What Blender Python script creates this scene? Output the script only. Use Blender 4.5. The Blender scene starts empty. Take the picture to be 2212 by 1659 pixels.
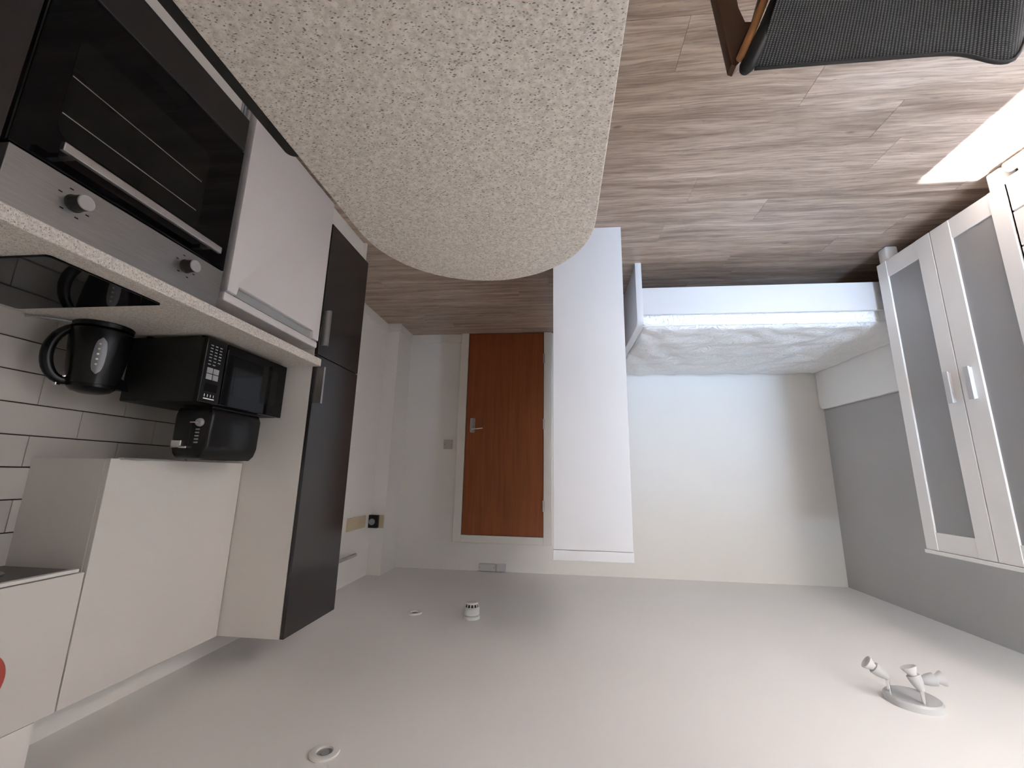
import bpy, bmesh, math, random
from mathutils import Vector, Matrix
random.seed(7)
S = bpy.context.scene
COL = S.collection
# ------------------------------------------------------------------ camera
F_PX, PIT, YAW, ROLL, CAM_H = 909.273, 0.212333, 0.108876, 0.019595, 1.428405
cy, sy = math.cos(YAW), math.sin(YAW)
fw = Vector((sy*math.cos(PIT), cy*math.cos(PIT), -math.sin(PIT)))
rt = Vector((cy, -sy, 0)); up = rt.cross(fw)
r2 = rt*math.cos(ROLL) + up*math.sin(ROLL); u2 = up*math.cos(ROLL) - rt*math.sin(ROLL)
cam = bpy.data.objects.new('camera', bpy.data.cameras.new('camera')); COL.objects.link(cam)
R = Matrix((-r2, -u2, -fw)).transposed().to_4x4()          # the photograph was taken with the camera upside down
cam.matrix_world = Matrix.Translation((0, 0, CAM_H)) @ R
cam.data.sensor_width = 36.0; cam.data.lens = F_PX/2212*36.0
cam.data.clip_start = 0.02; cam.data.clip_end = 100
S.camera = cam
# ------------------------------------------------------------------ world, sun, window daylight, exposure
WX0, WX1, WZ0, WZ1, WY = -2.38, -1.52, 0.15, 2.12, -1.20     # opening in the wall behind the camera
w = bpy.data.worlds.new('World'); S.world = w; w.use_nodes = True
bg = w.node_tree.nodes['Background']
bg.inputs[0].default_value = (0.66, 0.90, 1.22, 1); bg.inputs[1].default_value = 42.0
# bright sky above the horizon, dimmer ground below it
wt = w.node_tree
tcw = wt.nodes.new('ShaderNodeTexCoord'); sxyz = wt.nodes.new('ShaderNodeSeparateXYZ'); rw = wt.nodes.new('ShaderNodeValToRGB')
mrw = wt.nodes.new('ShaderNodeMapRange'); mrw.inputs['From Min'].default_value = -.06; mrw.inputs['From Max'].default_value = .06
wt.links.new(tcw.outputs['Generated'], sxyz.inputs[0]); wt.links.new(sxyz.outputs['Z'], mrw.inputs['Value']); wt.links.new(mrw.outputs['Result'], rw.inputs['Fac'])
rw.color_ramp.elements[0].color = (.36, .37, .36, 1); rw.color_ramp.elements[1].color = (0.64, 0.91, 1.28, 1)
wt.links.new(rw.outputs['Color'], bg.inputs[0])
sl = bpy.data.lights.new('sun', 'SUN'); sl.energy = 124.0; sl.angle = math.radians(0.6); sl.color = (0.92, 1.0, 1.12)
so = bpy.data.objects.new('sun', sl); COL.objects.link(so)
SUN = Vector((-0.057, 1.0, -(WZ1-.05)/(2.07-WY)))
so.rotation_euler = SUN.to_track_quat('-Z', 'Y').to_euler(); so.location = (-1.8, -4, 5)
pl = bpy.data.lights.new('window_portal', 'AREA'); pl.shape = 'RECTANGLE'
pl.size = WX1-WX0; pl.size_y = WZ1-WZ0; pl.cycles.is_portal = True
po = bpy.data.objects.new('window_portal', pl); COL.objects.link(po)
po.location = ((WX0+WX1)/2, WY-0.12, (WZ0+WZ1)/2)
po.rotation_euler = Vector((0, 1, 0)).to_track_quat('-Z', 'Z').to_euler()
S.view_settings.view_transform = 'Standard'; S.view_settings.look = 'None'
S.view_settings.exposure = 0.12; S.view_settings.gamma = 1.0
S.view_settings.use_curve_mapping = False
S.cycles.use_denoising = True
S.cycles.max_bounces = 12; S.cycles.diffuse_bounces = 8; S.cycles.caustics_reflective = False
S.cycles.sample_clamp_indirect = 0.0

# ------------------------------------------------------------------ materials
def srgb(r, g, b):
    f = lambda c: (c/255/12.92) if c/255 <= .04045 else ((c/255+.055)/1.055)**2.4
    return (f(r), f(g), f(b), 1)
class NT:
    def __init__(s, name):
        s.m = bpy.data.materials.new(name); s.m.use_nodes = True
        s.t = s.m.node_tree; s.b = s.t.nodes['Principled BSDF']
    def n(s, typ, **k):
        x = s.t.nodes.new(typ)
        for a, v in k.items():
            if a.startswith('i_'): x.inputs[a[2:].replace('_', ' ')].default_value = v
            else: setattr(x, a, v)
        return x
    def l(s, a, ao, b, bi): s.t.links.new(a.outputs[ao], b.inputs[bi])
    def ramp(s, stops):
        r = s.n('ShaderNodeValToRGB'); e = r.color_ramp.elements
        e[0].position, e[0].color = stops[0]; e[1].position, e[1].color = stops[1]
        for p_, c_ in stops[2:]:
            q = e.new(p_); q.color = c_
        return r
def simple(name, col, rough=.5, spec=.5, metal=0, var=.04, scale=6, bump=0, bscale=200):
    k = NT(name); k.b.inputs['Roughness'].default_value = rough
    k.b.inputs['Specular IOR Level'].default_value = spec; k.b.inputs['Metallic'].default_value = metal
    tc = k.n('ShaderNodeTexCoord'); no = k.n('ShaderNodeTexNoise', i_Scale=scale, i_Detail=3.0)
    k.l(tc, 'Object', no, 'Vector')
    c = Vector(col[:3])
    rp = k.ramp([(.3, (*(c*(1-var)), 1)), (.7, (*(c*(1+var)), 1))])
    k.l(no, 'Fac', rp, 'Fac'); k.l(rp, 'Color', k.b, 'Base Color')
    if bump:
        n2 = k.n('ShaderNodeTexNoise', i_Scale=bscale, i_Detail=2.0); k.l(tc, 'Object', n2, 'Vector')
        bp = k.n('ShaderNodeBump', i_Strength=bump, i_Distance=.002)
        k.l(n2, 'Fac', bp, 'Height'); k.l(bp, 'Normal', k.b, 'Normal')
    return k.m
WALL = simple('white_wall_paint', (.81, .785, .75), .75, .3, var=.015, scale=2, bump=.05, bscale=300)
CEIL = simple('ceiling_paint', (.83, .815, .795), .8, .2, var=.012, scale=2, bump=.04, bscale=260)
GREY = simple('grey_wall_paint', srgb(183, 182, 181), .8, .25, var=.015, scale=2, bump=.05, bscale=300)
TRIM = simple('white_gloss_trim', (.78, .75, .70), .35, .5, var=.01)
WCAB = simple('white_cabinet_laminate', (.70, .67, .63), .38, .5, var=.01, scale=3)
WLAM = simple('white_matt_laminate', (.60, .60, .61), .42, .5, var=.008, scale=3)
UNIT = simple('white_melamine_unit', (.72, .725, .745), .42, .5, var=.008, scale=3)
WARD = simple('white_foil_wardrobe', (.90, .895, .88), .42, .5, var=.012, scale=4)
PANEL = simple('grey_wardrobe_panel', srgb(160, 161, 162), .38, .5, var=.015, scale=3)
DARK = simple('dark_grey_gloss_door', srgb(45, 42, 42), .16, .5, var=.05, scale=3)
GRAPH = simple('graphite_laminate', srgb(46, 44, 43), .4, .3, var=.05, scale=3)
BLACKG = simple('black_glass', (.003, .003, .004), .04, .2, var=.1)
BLACKP = simple('black_plastic', (.006, .006, .0065), .25, .35, var=.15)
BLACKM = simple('black_matt', (.008, .008, .008), .5, .4, var=.1)
SMOKE = simple('smoked_oven_window', (.008, .008, .0075), .06, .2, var=.1)
INNER = simple('dark_gap', (.02, .018, .016), .9, .1, var=.1)
FRIDGE = simple('fridge_enamel', (.66, .635, .64), .3, .5, var=.01, scale=3)
GREYP = simple('grey_plastic', (.33, .34, .35), .45, .4, var=.05)
CHROME = simple('chrome', (.75, .74, .72), .12, .5, metal=1, var=.03)
ALU = simple('brushed_aluminium', (.55, .54, .53), .35, .5, metal=1, var=.06, scale=40)
SILVERP = simple('silver_plastic', (.42, .42, .43), .3, .6, metal=.3, var=.04)
WPLAS = simple('white_plastic', (.78, .77, .74), .35, .5, var=.015)
CREAMP = simple('cream_plastic', srgb(200, 184, 155), .5, .4, var=.03)
RED = simple('red_vinyl', srgb(184, 84, 72), .5, .4, var=.04)
GROUT = simple('dark_grout', (.045, .038, .034), .9, .1, var=.1, scale=40)
GPLAS = simple('greyed_white_plastic', (.60, .585, .59), .4, .4, var=.02)
SWPL = simple('dull_switch_plastic', (.50, .46, .43), .4, .4, var=.02)
LABELG = simple('grey_print', (.30, .31, .32), .5, .3, var=.05)
SHAD = simple('hood_steel', srgb(92, 90, 88), .3, .5, metal=.6, var=.05)
LENS = simple('lamp_lens', (.5, .5, .48), .2, .6, var=.05)

def steel():
    k = NT('stainless_steel'); k.b.inputs['Metallic'].default_value = .9; k.b.inputs['Roughness'].default_value = .38
    tc = k.n('ShaderNodeTexCoord'); mp = k.n('ShaderNodeMapping'); mp.inputs['Scale'].default_value = (3, 3, 300)
    no = k.n('ShaderNodeTexNoise', i_Scale=4.0, i_Detail=3.0)
    k.l(tc, 'Object', mp, 'Vector'); k.l(mp, 'Vector', no, 'Vector')
    rp = k.ramp([(.3, (.27, .26, .255, 1)), (.7, (.35, .34, .335, 1))]); k.l(no, 'Fac', rp, 'Fac'); k.l(rp, 'Color', k.b, 'Base Color')
    return k.m
STEEL = steel()

def wood_floor():
    k = NT('grey_oak_laminate'); k.b.inputs['Roughness'].default_value = .36
    k.b.inputs['Specular IOR Level'].default_value = .5
    tc = k.n('ShaderNodeTexCoord'); oi = k.n('ShaderNodeObjectInfo')
    off = k.n('ShaderNodeVectorMath', operation='SCALE'); off.inputs['Scale'].default_value = 37.0
    cx = k.n('ShaderNodeCombineXYZ')
    for a in 'XYZ': k.l(oi, 'Random', cx, a)
    k.l(cx, 'Vector', off, 0)
    ad = k.n('ShaderNodeVectorMath', operation='ADD'); k.l(tc, 'Object', ad, 0); k.l(off, 'Vector', ad, 1)
    # slow warp of the grain
    wn = k.n('ShaderNodeTexNoise', i_Scale=1.0, i_Detail=2.0)
    wm = k.n('ShaderNodeMapping'); wm.inputs['Scale'].default_value = (2.2, 7, 1)
    k.l(ad, 'Vector', wm, 'Vector'); k.l(wm, 'Vector', wn, 'Vector')
    wsc = k.n('ShaderNodeVectorMath', operation='SCALE'); wsc.inputs['Scale'].default_value = .055
    k.l(wn, 'Color', wsc, 0)
    # keep the warp across the grain only
    mul = k.n('ShaderNodeVectorMath', operation='MULTIPLY'); mul.inputs[1].default_value = (0, 1, 0); k.l(wsc, 'Vector', mul, 0)
    w2 = k.n('ShaderNodeVectorMath', operation='ADD'); k.l(ad, 'Vector', w2, 0); k.l(mul, 'Vector', w2, 1)
    def layer(sx, sy, det, rough=.55):
        mp = k.n('ShaderNodeMapping'); mp.inputs['Scale'].default_value = (sx, sy, 1)
        k.l(w2, 'Vector', mp, 'Vector')
        no = k.n('ShaderNodeTexNoise', i_Scale=1.0, i_Detail=det, i_Roughness=rough); k.l(mp, 'Vector', no, 'Vector'); return no
    a = layer(1.3, 20, 5); b = layer(7, 150, 4); c = layer(18, 330, 2)
    r1 = k.ramp([(.30, (.27, .195, .150, 1)), (.68, (.60, .485, .405, 1)), (.5, (.44, .342, .270, 1))])
    k.l(a, 'Fac', r1, 'Fac')
    r2_ = k.ramp([(.33, (.50, .45, .42, 1)), (.60, (1.12, 1.12, 1.12, 1))]); k.l(b, 'Fac', r2_, 'Fac')
    m1 = k.n('ShaderNodeMix', data_type='RGBA', blend_type='MULTIPLY'); m1.inputs[0].default_value = .7
    k.l(r1, 'Color', m1, 6); k.l(r2_, 'Color', m1, 7)
    # pale limed pores
    r3 = k.ramp([(.64, (0, 0, 0, 1)), (.74, (1, 1, 1, 1))]); k.l(c, 'Fac', r3, 'Fac')
    m2 = k.n('ShaderNodeMix', data_type='RGBA'); m2.inputs[7].default_value = (.52, .48, .45, 1)
    sc = k.n('ShaderNodeMath', operation='MULTIPLY'); sc.inputs[1].default_value = .55
    k.l(r3, 'Color', sc, 0); k.l(sc, 'Value', m2, 0); k.l(m1, 2, m2, 6)
    # short dark pores
    pn = layer(26, 190, 2); rp_ = k.ramp([(.66, (1, 1, 1, 1)), (.76, (.55, .50, .47, 1))]); k.l(pn, 'Fac', rp_, 'Fac')
    mp_ = k.n('ShaderNodeMix', data_type='RGBA', blend_type='MULTIPLY'); mp_.inputs[0].default_value = .8
    k.l(m2, 2, mp_, 6); k.l(rp_, 'Color', mp_, 7); m2 = mp_
    # knots
    km = k.n('ShaderNodeMapping'); km.inputs['Scale'].default_value = (3.4, 8.5, 1); k.l(w2, 'Vector', km, 'Vector')
    vo = k.n('ShaderNodeTexVoronoi', i_Scale=1.0); k.l(km, 'Vector', vo, 'Vector')
    r4 = k.ramp([(.03, (1, 1, 1, 1)), (.10, (0, 0, 0, 1))]); k.l(vo, 'Distance', r4, 'Fac')
    gt = k.n('ShaderNodeSeparateColor'); k.l(vo, 'Color', gt, 'Color')
    th = k.n('ShaderNodeMath', operation='GREATER_THAN'); th.inputs[1].default_value = .45; k.l(gt, 'Red', th, 0)
    kk = k.n('ShaderNodeMath', operation='MULTIPLY'); k.l(r4, 'Color', kk, 0); k.l(th, 'Value', kk, 1)
    ks = k.n('ShaderNodeMath', operation='MULTIPLY'); ks.inputs[1].default_value = .75; k.l(kk, 'Value', ks, 0)
    m3 = k.n('ShaderNodeMix', data_type='RGBA'); m3.inputs[7].default_value = (.11, .075, .055, 1)
    k.l(ks, 'Value', m3, 0); k.l(m2, 2, m3, 6)
    # plank to plank tone
    tn = k.n('ShaderNodeMapRange'); tn.inputs['To Min'].default_value = .96; tn.inputs['To Max'].default_value = 1.04
    k.l(oi, 'Random', tn, 'Value')
    hv = k.n('ShaderNodeHueSaturation'); k.l(tn, 'Result', hv, 'Value'); k.l(m3, 2, hv, 'Color')
    k.l(hv, 'Color', k.b, 'Base Color')
    bp = k.n('ShaderNodeBump', i_Strength=.12, i_Distance=.002); k.l(b, 'Fac', bp, 'Height'); k.l(bp, 'Normal', k.b, 'Normal')
    return k.m
FLOOR = wood_floor()

def speckle():
    k = NT('speckled_worktop'); k.b.inputs['Roughness'].default_value = .5
    k.b.inputs['Specular IOR Level'].default_value = .35
    tc = k.n('ShaderNodeTexCoord')
    wn = k.n('ShaderNodeTexNoise', i_Scale=90.0, i_Detail=2.0); k.l(tc, 'Object', wn, 'Vector')
    ws = k.n('ShaderNodeVectorMath', operation='SCALE'); ws.inputs['Scale'].default_value = .006; k.l(wn, 'Color', ws, 0)
    wa = k.n('ShaderNodeVectorMath', operation='ADD'); k.l(tc, 'Object', wa, 0); k.l(ws, 'Vector', wa, 1)
    no = k.n('ShaderNodeTexNoise', i_Scale=140.0, i_Detail=4.0, i_Roughness=.6); k.l(tc, 'Object', no, 'Vector')
    base = k.ramp([(.36, (.53, .495, .45, 1)), (.64, (.73, .69, .635, 1)), (.5, (.63, .59, .54, 1))]); k.l(no, 'Fac', base, 'Fac')
    cur = (base, 'Color')
    for rot, sx, sy, sc_, thr, col, amt, rad in ((.5, 1, 2.1, 150, .55, (.12, .10, .095, 1), .88, .28), (-.7, 1, 2.3, 165, .60, (.17, .15, .135, 1), .82, .26),
                                            (1.35, 1, 2.2, 190, .5, (.26, .23, .21, 1), .6, .28), (.15, 1, 2.6, 150, .6, (.80, .76, .70, 1), .5, .28)):
        mp = k.n('ShaderNodeMapping'); mp.inputs['Rotation'].default_value = (0, 0, rot); mp.inputs['Scale'].default_value = (sx, sy, 1)
        k.l(wa, 'Vector', mp, 'Vector')
        vo = k.n('ShaderNodeTexVoronoi', i_Scale=float(sc_)); k.l(mp, 'Vector', vo, 'Vector')
        lt = k.ramp([(rad*.75, (1, 1, 1, 1)), (rad*1.1, (0, 0, 0, 1))]); k.l(vo, 'Distance', lt, 'Fac')
        se = k.n('ShaderNodeSeparateColor'); k.l(vo, 'Color', se, 'Color')
        gt = k.n('ShaderNodeMath', operation='GREATER_THAN'); gt.inputs[1].default_value = thr; k.l(se, 'Red', gt, 0)
        mm = k.n('ShaderNodeMath', operation='MULTIPLY'); k.l(lt, 'Color', mm, 0); k.l(gt, 'Value', mm, 1)
        ma = k.n('ShaderNodeMath', operation='MULTIPLY'); ma.inputs[1].default_value = amt; k.l(mm, 'Value', ma, 0)
        mx = k.n('ShaderNodeMix', data_type='RGBA'); mx.inputs[7].default_value = col
        k.l(ma, 'Value', mx, 0); k.t.links.new(cur[0].outputs[cur[1]], mx.inputs[6]); cur = (mx, 2)
    k.t.links.new(cur[0].outputs[cur[1]], k.b.inputs['Base Color'])
    return k.m
WORKTOP = speckle()

def tilemat():
    k = NT('white_wall_tile'); k.b.inputs['Roughness'].default_value = .3; k.b.inputs['Specular IOR Level'].default_value = .4
    oi = k.n('ShaderNodeObjectInfo'); rp = k.ramp([(0, (.53, .50, .465, 1)), (1, (.61, .575, .54, 1))])
    k.l(oi, 'Random', rp, 'Fac'); k.l(rp, 'Color', k.b, 'Base Color')
    return k.m
TILE = tilemat()

def doorwood():
    k = NT('oak_veneer_door'); k.b.inputs['Roughness'].default_value = .45
    tc = k.n('ShaderNodeTexCoord'); mp = k.n('ShaderNodeMapping'); mp.inputs['Scale'].default_value = (22, 22, 1.2)
    k.l(tc, 'Object', mp, 'Vector')
    no = k.n('ShaderNodeTexNoise', i_Scale=1.6, i_Detail=5.0, i_Distortion=.4); k.l(mp, 'Vector', no, 'Vector')
    rp = k.ramp([(.3, (.225, .055, .012, 1)), (.7, (.315, .083, .018, 1))]); k.l(no, 'Fac', rp, 'Fac'); k.l(rp, 'Color', k.b, 'Base Color')
    return k.m
DOORW = doorwood()
CHWOOD = simple('bent_birch_wood', srgb(176, 122, 74), .45, .4, var=.12, scale=25)
CHDARK = simple('brown_stained_plywood', srgb(84, 60, 43), .5, .35, var=.1, scale=18)

def meshmat():
    k = NT('grey_sling_mesh'); k.b.inputs['Roughness'].default_value = .6
    tc = k.n('ShaderNodeTexCoord')
    def wave(direction, sc):
        wv = k.n('ShaderNodeTexWave', wave_type='BANDS', bands_direction=direction, i_Scale=sc, i_Distortion=1.2, i_Detail=1.0)
        wv.inputs['Detail Scale'].default_value = .15
        k.l(tc, 'UV', wv, 'Vector'); return wv
    a = wave('X', 26.0); b = wave('Y', 46.0)
    mu = k.n('ShaderNodeMath', operation='MULTIPLY'); k.l(a, 'Fac', mu, 0); k.l(b, 'Fac', mu, 1)
    rp = k.ramp([(.0, (.018, .018, .019, 1)), (.8, (.40, .40, .405, 1))]); k.l(mu, 'Value', rp, 'Fac'); k.l(rp, 'Color', k.b, 'Base Color')
    bp = k.n('ShaderNodeBump', i_Strength=.5, i_Distance=.002); k.l(mu, 'Value', bp, 'Height'); k.l(bp, 'Normal', k.b, 'Normal')
    return k.m
MESHM = meshmat()

def damask():
    k = NT('white_damask_ticking'); k.b.inputs['Roughness'].default_value = .55; k.b.inputs['Specular IOR Level'].default_value = .4
    k.b.inputs['Base Color'].default_value = (.88, .875, .87, 1)
    tc = k.n('ShaderNodeTexCoord')
    n1 = k.n('ShaderNodeTexNoise', i_Scale=10.0, i_Detail=1.0, i_Distortion=1.8); k.l(tc, 'Object', n1, 'Vector')
    mu = k.n('ShaderNodeMath', operation='MULTIPLY'); mu.inputs[1].default_value = 46.0; k.l(n1, 'Fac', mu, 0)
    si = k.n('ShaderNodeMath', operation='SINE'); k.l(mu, 'Value', si, 0)
    r = k.ramp([(.55, (0, 0, 0, 1)), (.95, (1, 1, 1, 1))]); k.l(si, 'Value', r, 'Fac')
    n2 = k.n('ShaderNodeTexNoise', i_Scale=16.0, i_Detail=3.0, i_Distortion=1.0); k.l(tc, 'Object', n2, 'Vector')
    ad = k.n('ShaderNodeMath', operation='ADD'); k.l(r, 'Color', ad, 0); k.l(n2, 'Fac', ad, 1)
    bp = k.n('ShaderNodeBump', i_Strength=.62, i_Distance=.010); k.l(ad, 'Value', bp, 'Height'); k.l(bp, 'Normal', k.b, 'Normal')
    return k.m
DAMASK = damask()

def panemat():
    k = NT('window_glass'); t = k.t
    tr = k.n('ShaderNodeBsdfTransparent'); gl = k.n('ShaderNodeBsdfGlossy'); gl.inputs['Roughness'].default_value = .02
    mx = k.n('ShaderNodeMixShader'); mx.inputs[0].default_value = .06
    k.l(tr, 0, mx, 1); k.l(gl, 0, mx, 2)
    t.links.new(mx.outputs[0], t.nodes['Material Output'].inputs['Surface'])
    return k.m
PANE = panemat()

# ------------------------------------------------------------------ helpers
def B(): return bmesh.new()
def box(bm, x0, x1, y0, y1, z0, z1, bev=0.0, seg=2):
    vs = [bm.verts.new((x, y, z)) for x in (x0, x1) for y in (y0, y1) for z in (z0, z1)]
    fs = [bm.faces.new([vs[i] for i in q]) for q in ((0, 1, 3, 2), (4, 6, 7, 5), (0, 4, 5, 1), (2, 3, 7, 6), (0, 2, 6, 4), (1, 5, 7, 3))]
    if bev:
        es = list({e for f in fs for e in f.edges})
        bmesh.ops.bevel(bm, geom=es, offset=bev, segments=seg, profile=.5, affect='EDGES')
    return bm
def prism(bm, pts, axis, a, b, bev=0.0, seg=2):
    """polygon pts in the plane across `axis`, extruded from a to b"""
    def P(u, v, t): return {'X': (t, u, v), 'Y': (u, t, v), 'Z': (u, v, t)}[axis]
    lo = [bm.verts.new(P(u, v, a)) for u, v in pts]; hi = [bm.verts.new(P(u, v, b)) for u, v in pts]
    n = len(pts); fs = [bm.faces.new(lo), bm.faces.new(hi[::-1])]
    for i in range(n): fs.append(bm.faces.new((lo[i], hi[i], hi[(i+1) % n], lo[(i+1) % n])))
    bmesh.ops.recalc_face_normals(bm, faces=fs)
    if bev:
        es = list(fs[0].edges)+list(fs[1].edges)
        bmesh.ops.bevel(bm, geom=es, offset=bev, segments=seg, profile=.5, affect='EDGES')
    return bm
def lathe(bm, prof, c=(0, 0, 0), axis=(0, 0, 1), n=32):
    """profile [(r, t)] turned about axis through c"""
    ax = Vector(axis).normalized(); u = ax.orthogonal().normalized(); v = ax.cross(u); c = Vector(c); rings = []
    for r, t in prof:
        if r < 1e-5: rings.append([bm.verts.new(c+ax*t)])
        else: rings.append([bm.verts.new(c+ax*t+(u*math.cos(2*math.pi*i/n)+v*math.sin(2*math.pi*i/n))*r) for i in range(n)])
    fs = []
    for p, q in zip(rings, rings[1:]):
        for i in range(n):
            j = (i+1) % n
            if len(p) == 1 and len(q) == 1: continue
            if len(p) == 1: fs.append(bm.faces.new((p[0], q[i], q[j])))
            elif len(q) == 1: fs.append(bm.faces.new((p[i], q[0], p[j])))
            else: fs.append(bm.faces.new((p[i], q[i], q[j], p[j])))
    if len(rings[0]) > 1: fs.append(bm.faces.new(rings[0]))
    if len(rings[-1]) > 1: fs.append(bm.faces.new(rings[-1][::-1]))
    bmesh.ops.recalc_face_normals(bm, faces=fs)
    return bm
def tube(bm, pts, r, n=12, closed=False, sx=1.0):
    """swept round (or oval) section along pts; r a number or a list"""
    pts = [Vector(p) for p in pts]; m = len(pts); rr = r if isinstance(r, (list, tuple)) else [r]*m
    prev = None; rings = []
    for i, p in enumerate(pts):
        t = (pts[min(i+1, m-1)]-pts[max(i-1, 0)]).normalized()
        u = t.orthogonal().normalized() if prev is None else (prev-t*prev.dot(t)).normalized()
        prev = u; v = t.cross(u)
        rings.append([bm.verts.new(p+(u*math.cos(2*math.pi*k/n)*sx+v*math.sin(2*math.pi*k/n))*rr[i]) for k in range(n)])
    fs = []
    for p, q in zip(rings, rings[1:]):
        for k in range(n): fs.append(bm.faces.new((p[k], p[(k+1) % n], q[(k+1) % n], q[k])))
    fs.append(bm.faces.new(rings[0][::-1])); fs.append(bm.faces.new(rings[-1]))
    bmesh.ops.recalc_face_normals(bm, faces=fs)
    return bm
def bez(p0, p1, p2, p3, n=12):
    p0, p1, p2, p3 = map(Vector, (p0, p1, p2, p3))
    return [p0*(1-t)**3+p1*3*t*(1-t)**2+p2*3*t*t*(1-t)+p3*t**3 for t in [i/n for i in range(n+1)]]
def rounded(x0, x1, y0, y1, r, n=6, corners=(1, 1, 1, 1)):
    out = []
    for k, (cx, cyy, a0) in enumerate(((x1-r, y1-r, 0), (x0+r, y1-r, 90), (x0+r, y0+r, 180), (x1-r, y0+r, 270))):
        if corners[k]:
            out += [(cx+r*math.cos(math.radians(a0+90*i/n)), cyy+r*math.sin(math.radians(a0+90*i/n))) for i in range(n+1)]
        else: out.append(((x1, y1), (x0, y1), (x0, y0), (x1, y0))[k])
    return out
def root_loc(o):
    l = Vector((0, 0, 0))
    while o is not None: l += Vector(o.location); o = o.parent
    return l
def obj(name, bm, mat, parent=None, smooth=None, loc=None):
    """one mesh object; its verts are given in room coordinates"""
    o_loc = Vector(loc) if loc is not None else None
    base = root_loc(parent) if parent is not None else Vector((0, 0, 0))
    if o_loc is not None: base = o_loc
    bmesh.ops.translate(bm, verts=bm.verts, vec=-base)
    me = bpy.data.meshes.new(name); bm.to_mesh(me); bm.free(); me.materials.append(mat)
    if smooth: 
        for p in me.polygons: p.use_smooth = True
        if smooth is not True: me.set_sharp_from_angle(angle=math.radians(smooth))
    o = bpy.data.objects.new(name, me); COL.objects.link(o)
    if parent is not None:
        o.parent = parent
        if o_loc is not None: o.location = o_loc-root_loc(parent)
    elif o_loc is not None: o.location = o_loc
    return o
def tag(o, label, cat, group=None):
    o['label'] = label; o['category'] = cat
    if group: o['group'] = group
    return o
def thing(name, loc, label, cat, group=None):
    o = bpy.data.objects.new(name, None); o.empty_display_size = .1; COL.objects.link(o); o.location = loc
    return tag(o, label, cat, group)
def struct(name, bm, mat, parent=None, smooth=None):
    o = obj(name, bm, mat, parent, smooth); o['kind'] = 'structure'; return o
def copy_thing(root, dloc, label=None, name=None):
    r = root.copy(); COL.objects.link(r); r.location = Vector(root.location)+Vector(dloc)
    if label: r['label'] = label
    for ch in list(root.children):
        c = ch.copy(); COL.objects.link(c); c.parent = r
        for g in list(ch.children):
            d = g.copy(); COL.objects.link(d); d.parent = c
    return r

# ------------------------------------------------------------------ room shell
XL, XR, YF, YB, ZC = -2.45, 1.81, -1.20, 4.128, 2.305
YK = -0.30        # unseen kitchen wall set forward, bay invented to shade the kitchen from the window
floor = struct('floor', box(B(), XL-.1, XR+.2, YF-.1, YB+.1, -.08, -.010), INNER)
PW, PL = .192, 1.285
row = 0; y = YF
meshes = {}
while y < YB-.005:
    y1 = min(y+PW, YB)
    x = XL-random.random()*PL
    while x < XR:
        xa, xb = max(x, XL), min(x+PL, XR)
        if xb-xa > .02:
            key = (round(xb-xa, 4), round(y1-y, 4))
            if key not in meshes:
                bm = box(B(), -(xb-xa)/2+.0006, (xb-xa)/2-.0006, -(y1-y)/2+.0006, (y1-y)/2-.0006, -.010, 0)
                me = bpy.data.meshes.new('plank'); bm.to_mesh(me); bm.free(); me.materials.append(FLOOR); meshes[key] = me
            o = bpy.data.objects.new('plank', meshes[key]); COL.objects.link(o); o.parent = floor
            o.location = ((xa+xb)/2, (y+y1)/2, 0)
        x += PL
    y += PW; row += 1
struct('ceiling', box(B(), XL-.1, XR+.2, YF-.2, YB+.1, ZC, ZC+.1), CEIL)
struct('wall_left', box(B(), XL-.12, XL, YF-.2, YB+.12, 0, ZC), GREY)
struct('wall_back', box(B(), XL, XR+.1, YB, YB+.12, 0, ZC), WALL)
wall_r = struct('wall_right', box(B(), XR, XR+.12, YF-.2, 2.36, 0, ZC), WALL)
struct('wall_hall', box(B(), 1.66, XR+.12, 2.36, YB+.02, 0, ZC), WALL)
struct('wall_pier', box(B(), 1.53, 1.66, 3.78, YB, 0, ZC), WALL)
struct('wall_bulkhead', box(B(), 1.50, XR, YK, 1.24, 2.152, ZC), WALL)
struct('trim_1', box(B(), 1.685, XR, 1.241, 2.36, 2.152, ZC), WALL)
bm = B()
box(bm, XL, WX0, YF-.12, YF, 0, ZC); box(bm, WX1, -1.42, YF-.12, YF, 0, ZC)
box(bm, WX0, WX1, YF-.12, YF, 0, WZ0); box(bm, WX0, WX1, YF-.12, YF, WZ1, ZC)
struct('wall_front', bm, WALL)
struct('wall_kitchen_baffle', prism(B(), [(-1.42, YF-.12), (-1.42, -.08), (-1.30, -.08), (-1.30, YK), (XR+.1, YK), (XR+.1, YK-.12), (-1.31, YK-.12), (-1.31, YF-.12)], 'Z', 0, ZC), WALL)  # unseen wall; its return is added to block window light from kitchen and hall
win = struct('window_1', (lambda b: (box(b, WX0, WX0+.05, YF-.10, YF-.04, WZ0, WZ1), box(b, WX1-.05, WX1, YF-.10, YF-.04, WZ0, WZ1),
        box(b, WX0, WX1, YF-.10, YF-.04, WZ0, WZ0+.05), box(b, WX0, WX1, YF-.10, YF-.04, WZ1-.05, WZ1), b)[-1])(B()), WPLAS)
obj('window_pane', box(B(), WX0+.05, WX1-.05, YF-.073, YF-.067, WZ0+.05, WZ1-.05), PANE, win)
# baseboards
def skirt(bm, x0, x1, y0, y1): box(bm, x0, x1, y0, y1, 0.0, .09, .003)
b = B(); skirt(b, .985, 1.53, YB-.014, YB); struct('baseboard_back', b, TRIM)
b = B(); skirt(b, 1.646, 1.66, 2.37, 3.78); struct('baseboard_right', b, TRIM)
b = B(); skirt(b, 1.53, 1.66, 3.766, 3.78); skirt(b, 1.516, 1.53, 3.766, YB); struct('baseboard_pier', b, TRIM)
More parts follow.
